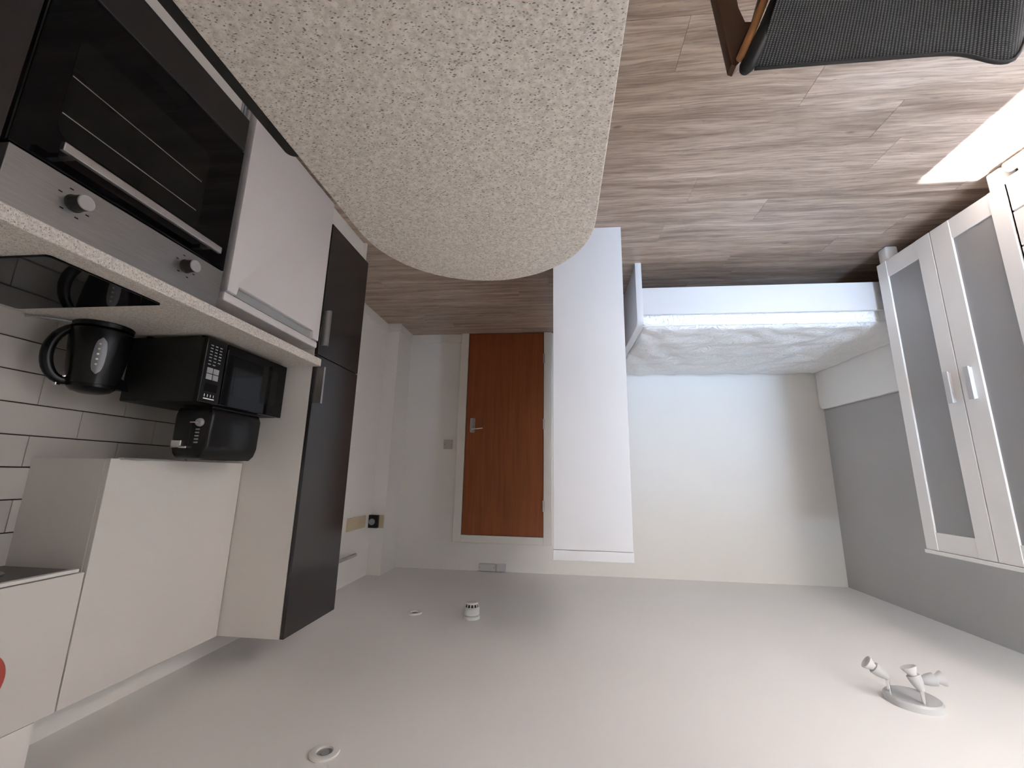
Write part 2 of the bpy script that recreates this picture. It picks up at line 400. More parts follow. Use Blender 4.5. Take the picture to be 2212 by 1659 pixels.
# flush door in the back wall
door = struct('door_1', box(B(), .134, .900, YB-.030, YB-.006, .006, 1.985, .002), DOORW)
b = B()
for xa, xb, za, zb in ((.052, .130, 0, 2.055), (.904, .984, 0, 2.055), (.130, .904, 1.989, 2.055)):
    box(b, xa, xb, YB-.034, YB, za, zb, .003)
obj('door_frame', b, TRIM, door)
obj('door_gap', box(B(), .130, .904, YB-.005, YB-.001, .0, 1.989), INNER, door)
hp = obj('handle_plate', prism(B(), rounded(.806, .856, .884, 1.030, .012), 'Y', YB-.040, YB-.030, .002), CHROME, door)
b = tube(B(), [(.832, YB-.036, .998), (.832, YB-.075, .998)], .009)
tube(b, bez((.832, YB-.075, .998), (.80, YB-.082, .998), (.76, YB-.080, .992), (.722, YB-.076, .988), 8), .0085)
obj('lever', b, CHROME, hp, 40)
for z in (.28, .94, 1.71):
    b = lathe(B(), [(.0, -.05), (.007, -.05), (.007, .05), (0, .05)], (.133, YB-.036, z), n=12)
    box(b, .118, .133, YB-.036, YB-.033, z-.05, z+.05)
    obj('hinge', b, ALU, door, 40)
# tiled splashback: every tile a piece of the wall
obj('grout_bed', box(B(), XR-.006, XR, YK, 1.906, .90, 1.757), GROUT, wall_r)
tm = {}
ZL = [.905, 1.011, 1.117, 1.223, 1.329, 1.435, 1.541, 1.647, 1.753]
for r in range(8):
    z0, z1 = ZL[r]+.002, ZL[r+1]-.002
    off = 1.267 if r % 2 == 0 else 1.412
    yy = off-.30*8
    while yy < 1.906:
        ya, yb = max(yy, YK)+.001, min(yy+.30, 1.906)-.001
        if yb-ya > .01 and not (ya > 1.29 and z0 > 1.45):
            key = round(yb-ya, 3)
            if key not in tm:
                bm = box(B(), -.004, .004, -(yb-ya)/2, (yb-ya)/2, -(z1-z0)/2, (z1-z0)/2, .0012, 1)
                me = bpy.data.meshes.new('tile'); bm.to_mesh(me); bm.free(); me.materials.append(TILE); tm[key] = me
            o = bpy.data.objects.new('tile', tm[key]); COL.objects.link(o); o.parent = wall_r
            o.location = (XR-.0085, (ya+yb)/2, (z0+z1)/2)
        yy += .30

# ------------------------------------------------------------------ peninsula counter
t = thing('breakfast_bar', (.176, .1, 0), 'speckled cream worktop with a rounded end, standing free in the foreground', 'counter')
pts = [(-.082, YK+.002), (.434, YK+.002), (.434, .80)]
c_, rad = (.176, .80), .258
pts += [(c_[0]+rad*math.cos(a), c_[1]+rad*math.sin(a)) for a in [math.pi*i/28 for i in range(1, 28)]] + [(-.082, .80)]
obj('worktop', prism(B(), pts, 'Z', .872, .910, .004), WORKTOP, t, 30)
obj('support_panel', box(B(), -.05, .40, -.28, -.26, 0, .872, .002), WCAB, t)
obj('leg', lathe(B(), [(.0, 0), (.045, 0), (.045, .012), (.03, .016), (.03, .872), (0, .872)], (.18, .45, 0)), ALU, t, 40)
obj('edge_rail', prism(B(), [(.40, YK+.002), (.488, YK+.002), (.488, .606)]+[(.473+.015*math.cos(a), .606+.015*math.sin(a)) for a in [math.pi/2*i/6 for i in range(1, 7)]]+[(.40, .621)], 'Z', .848, .868, .004), BLACKM, t, 30)['label'] = 'black rail under the worktop edge'

# ------------------------------------------------------------------ kitchen run
XF = 1.187
t = thing('kitchen_worktop', (1.48, .7, .886), 'speckled cream worktop along the tiled wall, under kettle and microwave', 'worktop')
obj('slab', box(B(), 1.160, 1.797, YK+.002, 1.905, .886, .924, .004), WORKTOP, t)
# dark base unit near the camera
t = thing('base_cabinet', (1.48, .3, 0), 'dark grey base cabinet left of the oven, partly out of view', 'cabinet')
obj('carcass', box(B(), 1.205, 1.79, .03, .652, .10, .884), WCAB, t)
obj('door', box(B(), XF-.004, 1.203, .035, .650, .105, .870, .002), DARK, t)
t = thing('kickboard', (1.23, .6, 0), 'white kickboard strip on the floor under the oven', 'kickboard')
obj('board', box(B(), 1.225, 1.243, .03, 1.262, 0, .10), WCAB, t)
for y in (1.266, 1.280): obj('edge_seal', box(B(), 1.222, 1.242, y-.005, y+.004, 0, .098, .001), GREYP, t)
# oven
t = thing('oven', (1.45, .96, .10), 'built-in black glass oven with stainless control panel under the worktop', 'oven')
obj('housing', box(B(), 1.21, 1.75, .660, 1.266, .104, .882), BLACKM, t)
obj('control_panel', box(B(), 1.180, 1.21, .662, 1.264, .742, .880, .002), STEEL, t)
for y in (.800, 1.120):
    kb = obj('knob', lathe(B(), [(.0, 0), (.0215, 0), (.0215, .003), (.0195, .005), (.019, .033), (0, .033)], (1.180, y, .797), (-1, 0, 0)), GRAPH, t, 35)
    obj('knob_cap', lathe(B(), [(0, .033), (.019, .033), (.019, .036), (.0175, .0375), (0, .0375)], (1.180, y, .797), (-1, 0, 0)), SILVERP, kb, 35)
    for a in (20, 70, 130, 200, 250, 300, 340):
        q = Vector((0, math.cos(math.radians(a)), math.sin(math.radians(a))))*.034
        obj('dial_mark', box(B(), 1.1795, 1.1800, y+q.y-.004, y+q.y+.004, .797+q.z-.0015, .797+q.z+.0015), INNER, t)
d = obj('door', box(B(), 1.182, 1.21, .660, 1.268, .248, .738, .003), BLACKG, t)
obj('window', prism(B(), rounded(.730, 1.135, .375, .655, .03), 'X', 1.1812, 1.184), SMOKE, d)
for z in (.490, .597): obj('rack', box(B(), 1.1806, 1.1815, .733, 1.118, z-.0012, z+.0012), ALU, d)
b = box(B(), 1.135, 1.147, .724, 1.196, .690, .712, .002)
for y in (.755, 1.165): box(b, 1.147, 1.183, y-.007, y+.007, .695, .708)
obj('handle', b, ALU, d)
obj('drawer_front', box(B(), 1.182, 1.21, .662, 1.268, .104, .243, .004), GRAPH, t)
# fridge
t = thing('fridge', (1.48, 1.595, 0), 'white undercounter fridge between the oven and the tall cabinet', 'fridge')
obj('body', box(B(), 1.215, 1.76, 1.292, 1.893, .02, .800, .004), FRIDGE, t)
for y in (1.33, 1.855): obj('foot', lathe(B(), [(0, 0), (.018, 0), (.018, .02), (0, .02)], (1.25, y, 0), n=16), BLACKP, t, 40)
d = obj('door', prism(B(), [(1.296, .03), (1.890, .03), (1.890, .798), (1.845, .798), (1.838, .762), (1.348, .762), (1.341, .798), (1.296, .798)], 'X', 1.180, 1.212, .004), FRIDGE, t, 30)
obj('handle_recess', box(B(), 1.197, 1.210, 1.340, 1.846, .760, .797), GREYP, d)['label'] = 'grey scooped grip along the door top'
obj('top_panel', box(B(), 1.186, 1.76, 1.292, 1.893, .802, .834, .006), FRIDGE, t)
# tall cabinet
Y0, Y1, ZB, ZT = 1.907, 2.342, .1345, 2.149
t = thing('tall_cabinet', (1.5, 2.12, 0), 'tall kitchen cabinet with dark gloss doors at the end of the worktop', 'cabinet')
b = box(B(), 1.207, 1.795, Y0, Y0+.018, .0, ZT); box(b, 1.207, 1.795, Y1-.018, Y1, .0, ZT); box(b, 1.207, 1.795, Y0+.018, Y1-.018, ZT-.018, ZT)
box(b, 1.78, 1.795, Y0+.018, Y1-.018, ZB, ZT); box(b, 1.207, 1.795, Y0+.018, Y1-.018, ZB, ZB+.018)
obj('carcass', b, WCAB, t)
obj('plinth', box(B(), 1.225, 1.243, Y0+.018, Y1-.018, 0, ZB), WCAB, t)
for za, zb, hz in ((ZB, .858, (.624, .810)), (.862, ZT, (.921, 1.104))):
    d = obj('door', box(B(), XF, 1.205, Y0+.002, Y1-.002, za, zb, .0015), DARK, t)
    b = box(B(), 1.151, XF, Y0+.012, Y0+.015, *hz); box(b, 1.150, 1.153, Y0+.012, Y0+.026, *hz)
    obj('handle', b, ALU, d)
# wall cabinets
XC = 1.496
t = thing('wall_cabinet', (1.65, 1.6, 1.40), 'white wall cabinet with a low bottom edge above the toaster', 'cabinet')
obj('carcass', box(B(), 1.515, 1.797, 1.290, 1.904, 1.402, ZT), WCAB, t)
d = obj('door', box(B(), XC, 1.514, 1.2915, 1.902, 1.400, ZT, .0015), WCAB, t)
obj('handle', box(B(), XC-.012, XC+.010, 1.322, 1.525, 1.396, 1.403, .001), ALU, d)
t = thing('hood_cabinet', (1.65, 1.0, 1.76), 'short white wall cabinet above the cooker hood, ceiling box over it', 'cabinet')
obj('carcass', box(B(), 1.515, 1.797, .690, 1.286, 1.775, ZT), WCAB, t)
obj('door', box(B(), XC, 1.514, .6915, 1.2865, 1.757, ZT, .0015), WCAB, t)
t = thing('cooker_hood', (1.65, 1.0, 1.73), 'slim steel cooker hood under the short wall cabinet', 'cooker hood')
obj('body', box(B(), 1.520, 1.795, .692, 1.284, 1.750, 1.774), SHAD, t)
obj('front_lip', box(B(), XC+.002, 1.518, .692, 1.270, 1.744, 1.754, .001), WPLAS, t)
for y in (.80, 1.155):
    l_ = obj('lamp', lathe(B(), [(0, 0), (.030, 0), (.034, .004), (.034, .010), (0, .010)], (1.66, y, 1.741)), ALU, t, 40)
    obj('lens', lathe(B(), [(0, -.004), (.022, -.002), (.025, .002), (0, .002)], (1.66, y, 1.741)), LENS, l_, 40)
tag(obj('red_disc', lathe(B(), [(0, 0), (.080, 0), (.083, .002), (.080, .004), (0, .004)], (XC-.001, 1.052, 1.992), (-1, 0, 0), n=48), RED, loc=(XC, 1.052, 1.992)),
    'round red disc stuck on the short white cabinet door', 'disc')
# hob
t = thing('hob', (1.49, .965, .924), 'narrow black glass hob set in the worktop beside the kettle', 'hob')
obj('glass', prism(B(), rounded(1.232, 1.752, .812, 1.117, .012), 'Z', .924, .930, .0015), BLACKG, t)
# kettle
kx, ky = 1.652, 1.304
t = thing('kettle', (kx, ky, .924), 'black jug kettle with silver water gauge on the worktop', 'kettle')
obj('base', lathe(B(), [(0, 0), (.082, 0), (.086, .004), (.084, .018), (.070, .022), (0, .022)], (kx, ky, .924), n=40), BLACKP, t, 40)
obj('body', lathe(B(), [(0, .022), (.080, .022), (.0865, .03), (.0865, .05), (.084, .09), (.078, .15), (.071, .20), (.066, .222), (0, .222)], (kx, ky, .924), n=48), BLACKP, t, 35)
obj('lid', lathe(B(), [(0, .223), (.064, .223), (.064, .232), (.052, .244), (.03, .251), (0, .253)], (kx, ky, .924), n=40), BLACKP, t, 35)
hd = Vector((.42, -.90, 0)).normalized()
P0 = Vector((kx, ky, 0))
hp = bez(P0+hd*.062+Vector((0, 0, 1.140)), P0+hd*.130+Vector((0, 0, 1.158)), P0+hd*.158+Vector((0, 0, 1.0)), P0+hd*.078+Vector((0, 0, .952)), 16)
obj('handle', tube(B(), hp, [.014, .0145, .015, .0155, .016, .0165, .017, .017, .017, .017, .0165, .016, .0155, .015, .0145, .014, .014], 14), BLACKP, t, True)
sd = -hd; sp = Vector((-sd.y, sd.x, 0))
b = B()
q = [P0+sd*.060+sp*.024, P0+sd*.060-sp*.024, P0+sd*.094]
lo = [b.verts.new(v+Vector((0, 0, 1.105+(.012 if i == 2 else 0)))) for i, v in enumerate(q)]
hi = [b.verts.new(v+Vector((0, 0, 1.152))) for v in (q[0], q[1], P0+sd*.104)]
b.faces.new(lo[::-1]); b.faces.new(hi)
for i in range(3): b.faces.new((lo[i], lo[(i+1) % 3], hi[(i+1) % 3], hi[i]))
bmesh.ops.recalc_face_normals(b, faces=b.faces)
obj('spout', b, BLACKP, t)
gd = Vector((-.80, -.60, 0)).normalized(); gp = Vector((-gd.y, gd.x, 0))
b = B(); rows = []
for i in range(13):
    z = -.064+.128*i/12; hw = .016*math.sqrt(max(0, 1-(abs(z)/.064)**2.6))+.0012
    zz = .126+z
    rb = .0865+(.071-.0865)*min(1, max(0, (zz-.05)/.15))
    rows.append([b.verts.new(P0+gd*(math.sqrt(max(1e-6, rb**2-s*s))+.004-abs(s)*.12)+gp*s+Vector((0, 0, .924+zz))) for s in (-hw, -hw*.5, 0, hw*.5, hw)])
for p, q in zip(rows, rows[1:]):
    for i in range(4): b.faces.new((p[i], p[i+1], q[i+1], q[i]))
bmesh.ops.solidify(b, geom=b.faces[:], thickness=.006); bmesh.ops.recalc_face_normals(b, faces=b.faces)
g = obj('water_gauge', b, SILVERP, t, 50)
b = B()
for i in range(5):
    zz = .085+.018*i; rb = .0865+(.071-.0865)*min(1, max(0, (zz-.05)/.15))
    c = P0+gd*(rb+.0046)+gp*.004+Vector((0, 0, .924+zz))
    lathe(b, [(0, 0), (.0035, 0), (.0035, .001), (0, .001)], c, gd, 10)
obj('level_marks', b, WPLAS, g)
obj('switch', box(B(), *sum(([v-.008, v+.008] for v in (P0+hd*.088).xy), []), 1.150, 1.162, .003), CHROME, t)
obj('hinge_stud', lathe(B(), [(0, 0), (.006, 0), (.004, .004), (0, .005)], P0+hd*.075+gp*-.0+Vector((-.014, -.008, 1.128)), (-.8, -.6, 0), 12), CHROME, t, 40)
obj('cable', tube(B(), bez(P0+hd*.086+Vector((0, 0, .934)), P0+hd*.12+Vector((.01, 0, .932)), (1.76, 1.18, .932), (1.785, 1.16, .934), 10), .004, 8), GREYP, t, True)['label'] = 'grey cable'
# microwave
mx0, mx1, my0, my1, mz0, mz1 = 1.312, 1.640, 1.395, 1.872, .936, 1.186
t = thing('microwave', ((mx0+mx1)/2, (my0+my1)/2, .924), 'black microwave oven on the worktop with a toaster on top', 'microwave')
obj('casing', box(B(), mx0+.022, mx1, my0+.002, my1-.002, mz0, mz1, .005), BLACKM, t, 30)
obj('fascia', box(B(), mx0+.002, mx0+.021, my0, my0+.098, mz0, mz1, .003), BLACKP, t)
d = obj('door', box(B(), mx0, mx0+.021, my0+.101, my1, mz0, mz1, .004), BLACKG, t)
obj('window', prism(B(), rounded(my0+.155, my1-.06, mz0+.045, mz1-.045, .008), 'X', mx0-.0006, mx0+.002), SMOKE, d)
b = B()
for r_, zz in enumerate((.965, .977, .989, 1.001, 1.013, 1.026, 1.039)):
    for c_2 in range(3 if r_ < 6 else 2):
        y_ = my0+.024+.022*c_2
        box(b, mx0+.0012, mx0+.0024, y_-.006, y_+.006, zz-.0017, zz+.0017)
obj('key_labels', b, LABELG, t)
kp = B()
for i in range(2):
    for j in range(2): box(kp, mx0-.000, mx0+.003, my0+.018+.030*i, my0+.044+.030*i, 1.052+.024*j, 1.073+.024*j, .001)
obj('keypad', kp, GREYP, t)
b = B()
box(b, mx0+.0008, mx0+.003, my0+.02, my0+.078, 1.112, 1.142)
obj('display', b, SMOKE, t)
b = B()
for i, y_ in enumerate((0, .014, .028, .042)): box(b, mx0+.0010, mx0+.0022, my0+.024+y_, my0+.026+y_, 1.153, 1.163)
box(b, mx0+.001, mx0+.0022, my0+.022, my0+.072, 1.168, 1.172)
obj('print_strip', b, WPLAS, t)['label'] = 'small white print above the display'
for x in (mx0+.05, mx1-.04):
    for y_ in (my0+.04, my1-.04): obj('foot', lathe(B(), [(0, 0), (.014, 0), (.014, .013), (0, .013)], (x, y_, .924), n=14), BLACKP, t, 40)
# toaster
tx0, tx1, ty0, ty1, tz0, tz1 = 1.322, 1.482, 1.482, 1.762, 1.188, 1.392
t = thing('toaster', ((tx0+tx1)/2, (ty0+ty1)/2, tz0), 'black toaster with silver lever standing on the microwave', 'toaster')
b = prism(B(), [(tx0+.012, tz0+.008), (tx1-.012, tz0+.008), (tx1, tz0+.035), (tx1-.002, tz1-.05), (tx1-.012, tz1-.018), (tx1-.03, tz1), (tx0+.03, tz1), (tx0+.012, tz1-.018), (tx0+.002, tz1-.05), (tx0, tz0+.035)], 'Y', ty0, ty1, .014, 4)
obj('body', b, BLACKP, t, 40)
obj('base', box(B(), tx0+.016, tx1-.016, ty0+.014, ty1-.014, tz0, tz0+.010, .003), BLACKM, t)
for x in ((tx0+tx1)/2-.03, (tx0+tx1)/2+.03): obj('bread_slot', box(B(), x-.014, x+.014, ty0+.04, ty1-.04, tz1-.004, tz1+.0008, .0005), INNER, t)
b = box(B(), 1.424, 1.466, ty0-.012, ty0+.004, 1.322, 1.352, .003); box(b, 1.396, 1.428, ty0-.016, ty0+.002, 1.344, 1.354, .003)
obj('lever', b, CHROME, t)
kb = obj('browning_knob', lathe(B(), [(0, 0), (.016, 0), (.016, .005), (.013, .012), (0, .012)], (1.366, ty0, 1.254), (0, -1, 0)), SILVERP, t, 40)
obj('pointer', box(B(), 1.360, 1.394, ty0-.018, ty0-.010, 1.2525, 1.2575, .001), CHROME, kb)
for i in range(5): obj('button', box(B(), 1.364, 1.380, ty0-.003, ty0+.001, 1.278+.0125*i, 1.283+.0125*i, .001), GREYP, t)
obj('lever_slot', box(B(), 1.398, 1.404, ty0-.0015, ty0+.002, 1.25, 1.36), INNER, t)

# ------------------------------------------------------------------ small fixtures in the hall
def plate(name, x0, x1, z0, z1, yb, th, mat, label, cat):
    t = thing(name, ((x0+x1)/2, yb, (z0+z1)/2), label, cat)
    obj('plate', box(B(), x0, x1, yb-th, yb, z0, z1, .003), mat, t); return t
t = plate('light_switch', 1.030, 1.122, 1.102, 1.192, YB, .010, SWPL, 'white square switch plate on the hall wall beside the wooden door', 'switch')
obj('rocker', box(B(), 1.066, 1.086, YB-.014, YB-.009, 1.132, 1.162, .002), SWPL, t)
for x in (1.042, 1.110): obj('screw', lathe(B(), [(0, 0), (.003, 0), (0, .001)], (x, YB-.010, 1.147), (0, -1, 0), 10), INNER, t)
t = plate('junction_box', .572, .722, 2.236, 2.300, YB, .028, GPLAS, 'wide white blank box above the wooden door', 'junction box')
for x in (.580, .714): obj('screw', lathe(B(), [(0, 0), (.003, 0), (0, .001)], (x, YB-.028, 2.268), (0, -1, 0), 10), INNER, t)
t = plate('sensor_box', .474, .560, 2.236, 2.300, YB, .024, GPLAS, 'small square white box right beside the wide one above the door', 'sensor')
obj('cover', box(B(), .478, .556, YB-.030, YB-.024, 2.240, 2.296, .002), GPLAS, t)
t = thing('wall_plate', (1.66, 3.5, 1.85), 'cream blank plate on the hall wall next to the black dial box', 'wall plate')
obj('plate', box(B(), 1.648, 1.66, 3.33, 3.655, 1.795, 1.895, .002), CREAMP, t)
tag(obj('round_cap', lathe(B(), [(0, 0), (.022, 0), (.022, .006), (.016, .010), (0, .010)], (1.66, 3.36, 1.752), (-1, 0, 0), 24), WPLAS, None, 40, loc=(1.66, 3.36, 1.752)), 'round white cap on the hall wall at a corner of the cream plate', 'cap')
t = thing('dial_box', (1.63, 3.78, 1.85), 'small black square box with a round dial on the hall pier', 'thermostat')
obj('back_plate', box(B(), 1.535, 1.692, 3.772, 3.7795, 1.800, 1.912, .002), CREAMP, t)
obj('body', box(B(), 1.577, 1.690, 3.735, 3.772, 1.800, 1.910, .004), BLACKP, t)
obj('dial', lathe(B(), [(0, .010), (.010, .010), (.012, .004), (.022, .004), (.024, .008), (.027, .008), (.028, 0), (0, 0)], (1.627, 3.735, 1.858), (0, -1, 0)), GREYP, t, 30)
t = thing('chrome_rail', (1.66, 3.4, 2.08), 'short chrome rail high on the hall wall behind the tall cabinet', 'rail')
obj('bar', tube(B(), [(1.625, 3.10, 2.085), (1.625, 3.46, 2.085)], .016, 16), CHROME, t, 40)
for y in (3.14, 3.43): obj('bracket', tube(B(), [(1.659, y, 2.085), (1.625, y, 2.085)], .008, 10), CHROME, t, 40)

# ------------------------------------------------------------------ ceiling fittings
t = thing('smoke_detector', (.535, 2.83, ZC), 'white domed smoke detector with dark slots on the ceiling', 'smoke detector')
obj('base', lathe(B(), [(0, 0), (.052, 0), (.052, .014), (.046, .018), (0, .018)], (.535, 2.83, ZC), (0, 0, -1), 40), WPLAS, t, 30)
obj('body', lathe(B(), [(0, .019), (.040, .019), (.048, .023), (.049, .058), (.044, .066), (0, .066)], (.535, 2.83, ZC), (0, 0, -1), 40), WPLAS, t, 30)
obj('vent_ring', lathe(B(), [(0, .067), (.041, .067), (.036, .082), (0, .082)], (.535, 2.83, ZC), (0, 0, -1), 40), BLACKM, t, 30)['label'] = 'dark vent slots'
obj('cap', lathe(B(), [(0, .083), (.037, .083), (.033, .092), (.02, .096), (0, .097)], (.535, 2.83, ZC), (0, 0, -1), 40), WPLAS, t, 30)
b = B()
for i in range(12):
    a = 2*math.pi*i/12; p = Vector((.535+.0395*math.cos(a), 2.83+.0395*math.sin(a), ZC-.066)); q = Vector((.535+.0365*math.cos(a), 2.83+.0365*math.sin(a), ZC-.084))
    tube(b, [p, q], .0035, 6)
obj('vent_ribs', b, WPLAS, t)
def downlight(x, y, label):
    t = thing('downlight', (x, y, ZC), label, 'downlight', 'recessed ceiling downlights')
    b = lathe(B(), [(.024, 0), (.043, 0), (.046, .003), (.045, .008), (.036, .011), (.026, .009), (.024, .002)], (x, y, ZC), (0, 0, -1), 40)
    obj('bezel', b, WPLAS, t, 35)
    r_ = obj('reflector', lathe(B(), [(.0, .0005), (.024, .0005), (.024, .0035), (.02, .003), (0, .0012)], (x, y, ZC), (0, 0, -1), 32), ALU, t, 40)
    obj('lamp', lathe(B(), [(0, .0012), (.015, .0012), (.013, .005), (0, .006)], (x, y, ZC), (0, 0, -1), 24), GREYP, r_, 40)
    return t
dl = downlight(.737, 1.483, 'white downlight in the ceiling nearest the kitchen cabinets')
copy_thing(dl, (.170, 1.370, 0), 'smaller looking far downlight in the ceiling beside the smoke detector')
cx, cyy = -1.437, 2.108
t = thing('spotlight', (cx, cyy, ZC), 'grey three-headed spotlight on a round plate on the ceiling', 'spotlight')
SPOT = simple('pale_grey_lamp_enamel', (.50, .505, .51), .3, .5, var=.02)
obj('ceiling_plate', lathe(B(), [(0, 0), (.094, 0), (.094, .020), (.088, .027), (0, .027)], (cx, cyy, ZC), (0, 0, -1), 48), SPOT, t, 30)
def head(foot, knee, d):
    foot, knee, d = Vector(foot), Vector(knee), Vector(d).normalized()
    st = obj('arm', tube(B(), [foot, knee], .0065, 10), CHROME, t, 40)
    k = obj('lamp_shade', lathe(B(), [(0, -.003), (.009, -.003), (.016, .010), (.0215, .027), (.024, .049), (.0225, .051), (.0, .048)], knee, d, 28), SPOT, t, 35)
    obj('bulb', lathe(B(), [(0, .042), (.0145, .047), (.016, .056), (.026, .073), (.028, .080), (.025, .081), (.015, .075), (0, .073)], knee, d, 28), GPLAS, k, 35)
ZP = ZC-.027
head((cx+.064, cyy+.030, ZP+.002), (cx+.066, cyy+.032, ZP-.050), (.80, .25, -.62))
head((cx+.008, cyy-.070, ZP+.002), (cx+.010, cyy-.068, ZP-.050), (.30, .22, -.95))
head((cx-.060, cyy+.034, ZP+.002), (cx-.062, cyy+.032, ZP-.046), (-.85, -.20, -.22))

# ------------------------------------------------------------------ white storage unit that divides hall and bed
px0, px1, py0, py1, pz = -.373, .020, 2.263, 3.05, 1.842
t = thing('storage_unit', ((px0+px1)/2, (py0+py1)/2, 0), 'tall plain white storage unit standing between the bed and the hall', 'cabinet')
b = box(B(), px0, px1, py0, py0+.018, 0, pz-.050, .001); obj('side_panel', b, UNIT, t)
obj('side_panel', box(B(), px0, px1, py1-.018, py1, 0, pz-.050, .001), UNIT, t)
obj('top_board', box(B(), px0-.002, px1+.001, py0-.002, py1+.002, pz-.048, pz, .0015), UNIT, t)
obj('back_panel', box(B(), px0+.004, px0+.010, py0+.018, py1-.018, .05, pz-.050), UNIT, t)
obj('bottom_board', box(B(), px0+.01, px1-.02, py0+.018, py1-.018, .05, .068), UNIT, t)
for z in (.45, .83, 1.21): obj('shelf', box(B(), px0+.01, px1-.03, py0+.018, py1-.018, z, z+.018), UNIT, t)
for ya, yb in ((py0+.001, (py0+py1)/2-.001), ((py0+py1)/2+.001, py1-.001)):
    obj('door', box(B(), px1-.019, px1-.001, ya+.018, yb-.018 if yb > (py0+py1)/2+.1 else yb, .07, pz-.052, .001), UNIT, t)

# ------------------------------------------------------------------ bed
bx0, bx1, by0, by1 = -2.445, -.530, 2.705, 4.118
t = thing('bed_frame', ((bx0+bx1)/2, (by0+by1)/2, 0), 'white bed frame along the back wall with low footboard and grey-white headboard', 'bed')
pr = [(by0, 0), (by0+.05, 0), (by0+.10, .02), (by1-.10, .02), (by1-.05, 0), (by1, 0), (by1, .445)] + [(by0+.05-.05*math.sin(a), .445-.05+.05*math.cos(a)) for a in [math.pi/2*i/6 for i in range(0, 7)]]
obj('footboard', prism(B(), pr, 'X', bx1-.042, bx1, .003), WLAM, t, 30)
obj('headboard', prism(B(), [(by0, .0), (by0+.06, .0), (by0+.06, .18), (by1-.06, .18), (by1-.06, 0), (by1, 0)]+rounded(by0, by1, .3, .790, .055)[0:14], 'X', bx0, bx0+.035, .003), WARD, t, 30)
obj('side_rail', box(B(), bx0+.035, bx1-.042, by0+.020, by0+.043, .176, .366, .002), WLAM, t)
obj('side_rail', box(B(), bx0+.035, bx1-.042, by1-.043, by1-.020, .110, .268, .002), WLAM, t)
for i in range(14):
    x = bx0+.12+i*.126
    obj('slat', box(B(), x, x+.07, by0+.043, by1-.043, .270, .282), CHWOOD, t)
# mattress: quilted top with button dimples
mX0, mX1, mY0, mY1, mZ0, mZ1 = bx0+.045, bx1-.050, by0+.048, by1-.004, .284, .448
b = B(); NX, NY = 96, 66
tufts = [(mX0+.16+.32*i+(.16 if j % 2 else 0), mY0+.17+.27*j) for j in range(6) for i in range(7)]
def topz(x, y):
    dx = min(x-mX0, mX1-x); dy = min(y-mY0, mY1-y)
    e = min(dx, dy); z = mZ1+.022*min(1, max(0, e)/.16)**.6 - (.018*(1-min(1, e/.025))**2 if e < .025 else 0)
    for a, c in tufts:
        r_ = math.hypot(x-a, y-c)
        if r_ < .15: z -= .030*math.exp(-(r_/.060)**1.1)
    z += .0055*math.sin(x*19+2.2*math.sin(y*11))*math.sin(y*23+1.7*math.sin(x*9))
    return z
g = [[b.verts.new((mX0+(mX1-mX0)*i/NX, mY0+(mY1-mY0)*j/NY, topz(mX0+(mX1-mX0)*i/NX, mY0+(mY1-mY0)*j/NY))) for j in range(NY+1)] for i in range(NX+1)]
for i in range(NX):
    for j in range(NY): b.faces.new((g[i][j], g[i+1][j], g[i+1][j+1], g[i][j+1]))
edge = [g[i][0] for i in range(NX+1)]+[g[NX][j] for j in range(1, NY+1)]+[g[i][NY] for i in range(NX-1, -1, -1)]+[g[0][j] for j in range(NY-1, 0, -1)]
lows = []
for zc in (.40, .33, mZ0):
    lows.append([b.verts.new((v.co.x, v.co.y, zc)) for v in edge])
chain = [edge]+lows
for p, q in zip(chain, chain[1:]):
    for i in range(len(p)): b.faces.new((p[i], q[i], q[(i+1) % len(p)], p[(i+1) % len(p)]))
b.faces.new(lows[-1])
bmesh.ops.recalc_face_normals(b, faces=b.faces)
t = thing('mattress', ((mX0+mX1)/2, (mY0+mY1)/2, mZ0), 'white quilted mattress with a scroll pattern lying on the bed frame', 'mattress')
obj('cover', b, DAMASK, t, 60)
b = B()
for z in (mZ1-.012,):
    rr = rounded(mX0-.003, mX1+.003, mY0-.003, mY1+.001, .02, 5); rr.append(rr[0])
    tube(b, [(x, y, z) for x, y in rr], .0045, 8)
obj('piping', b, DAMASK, t, True)

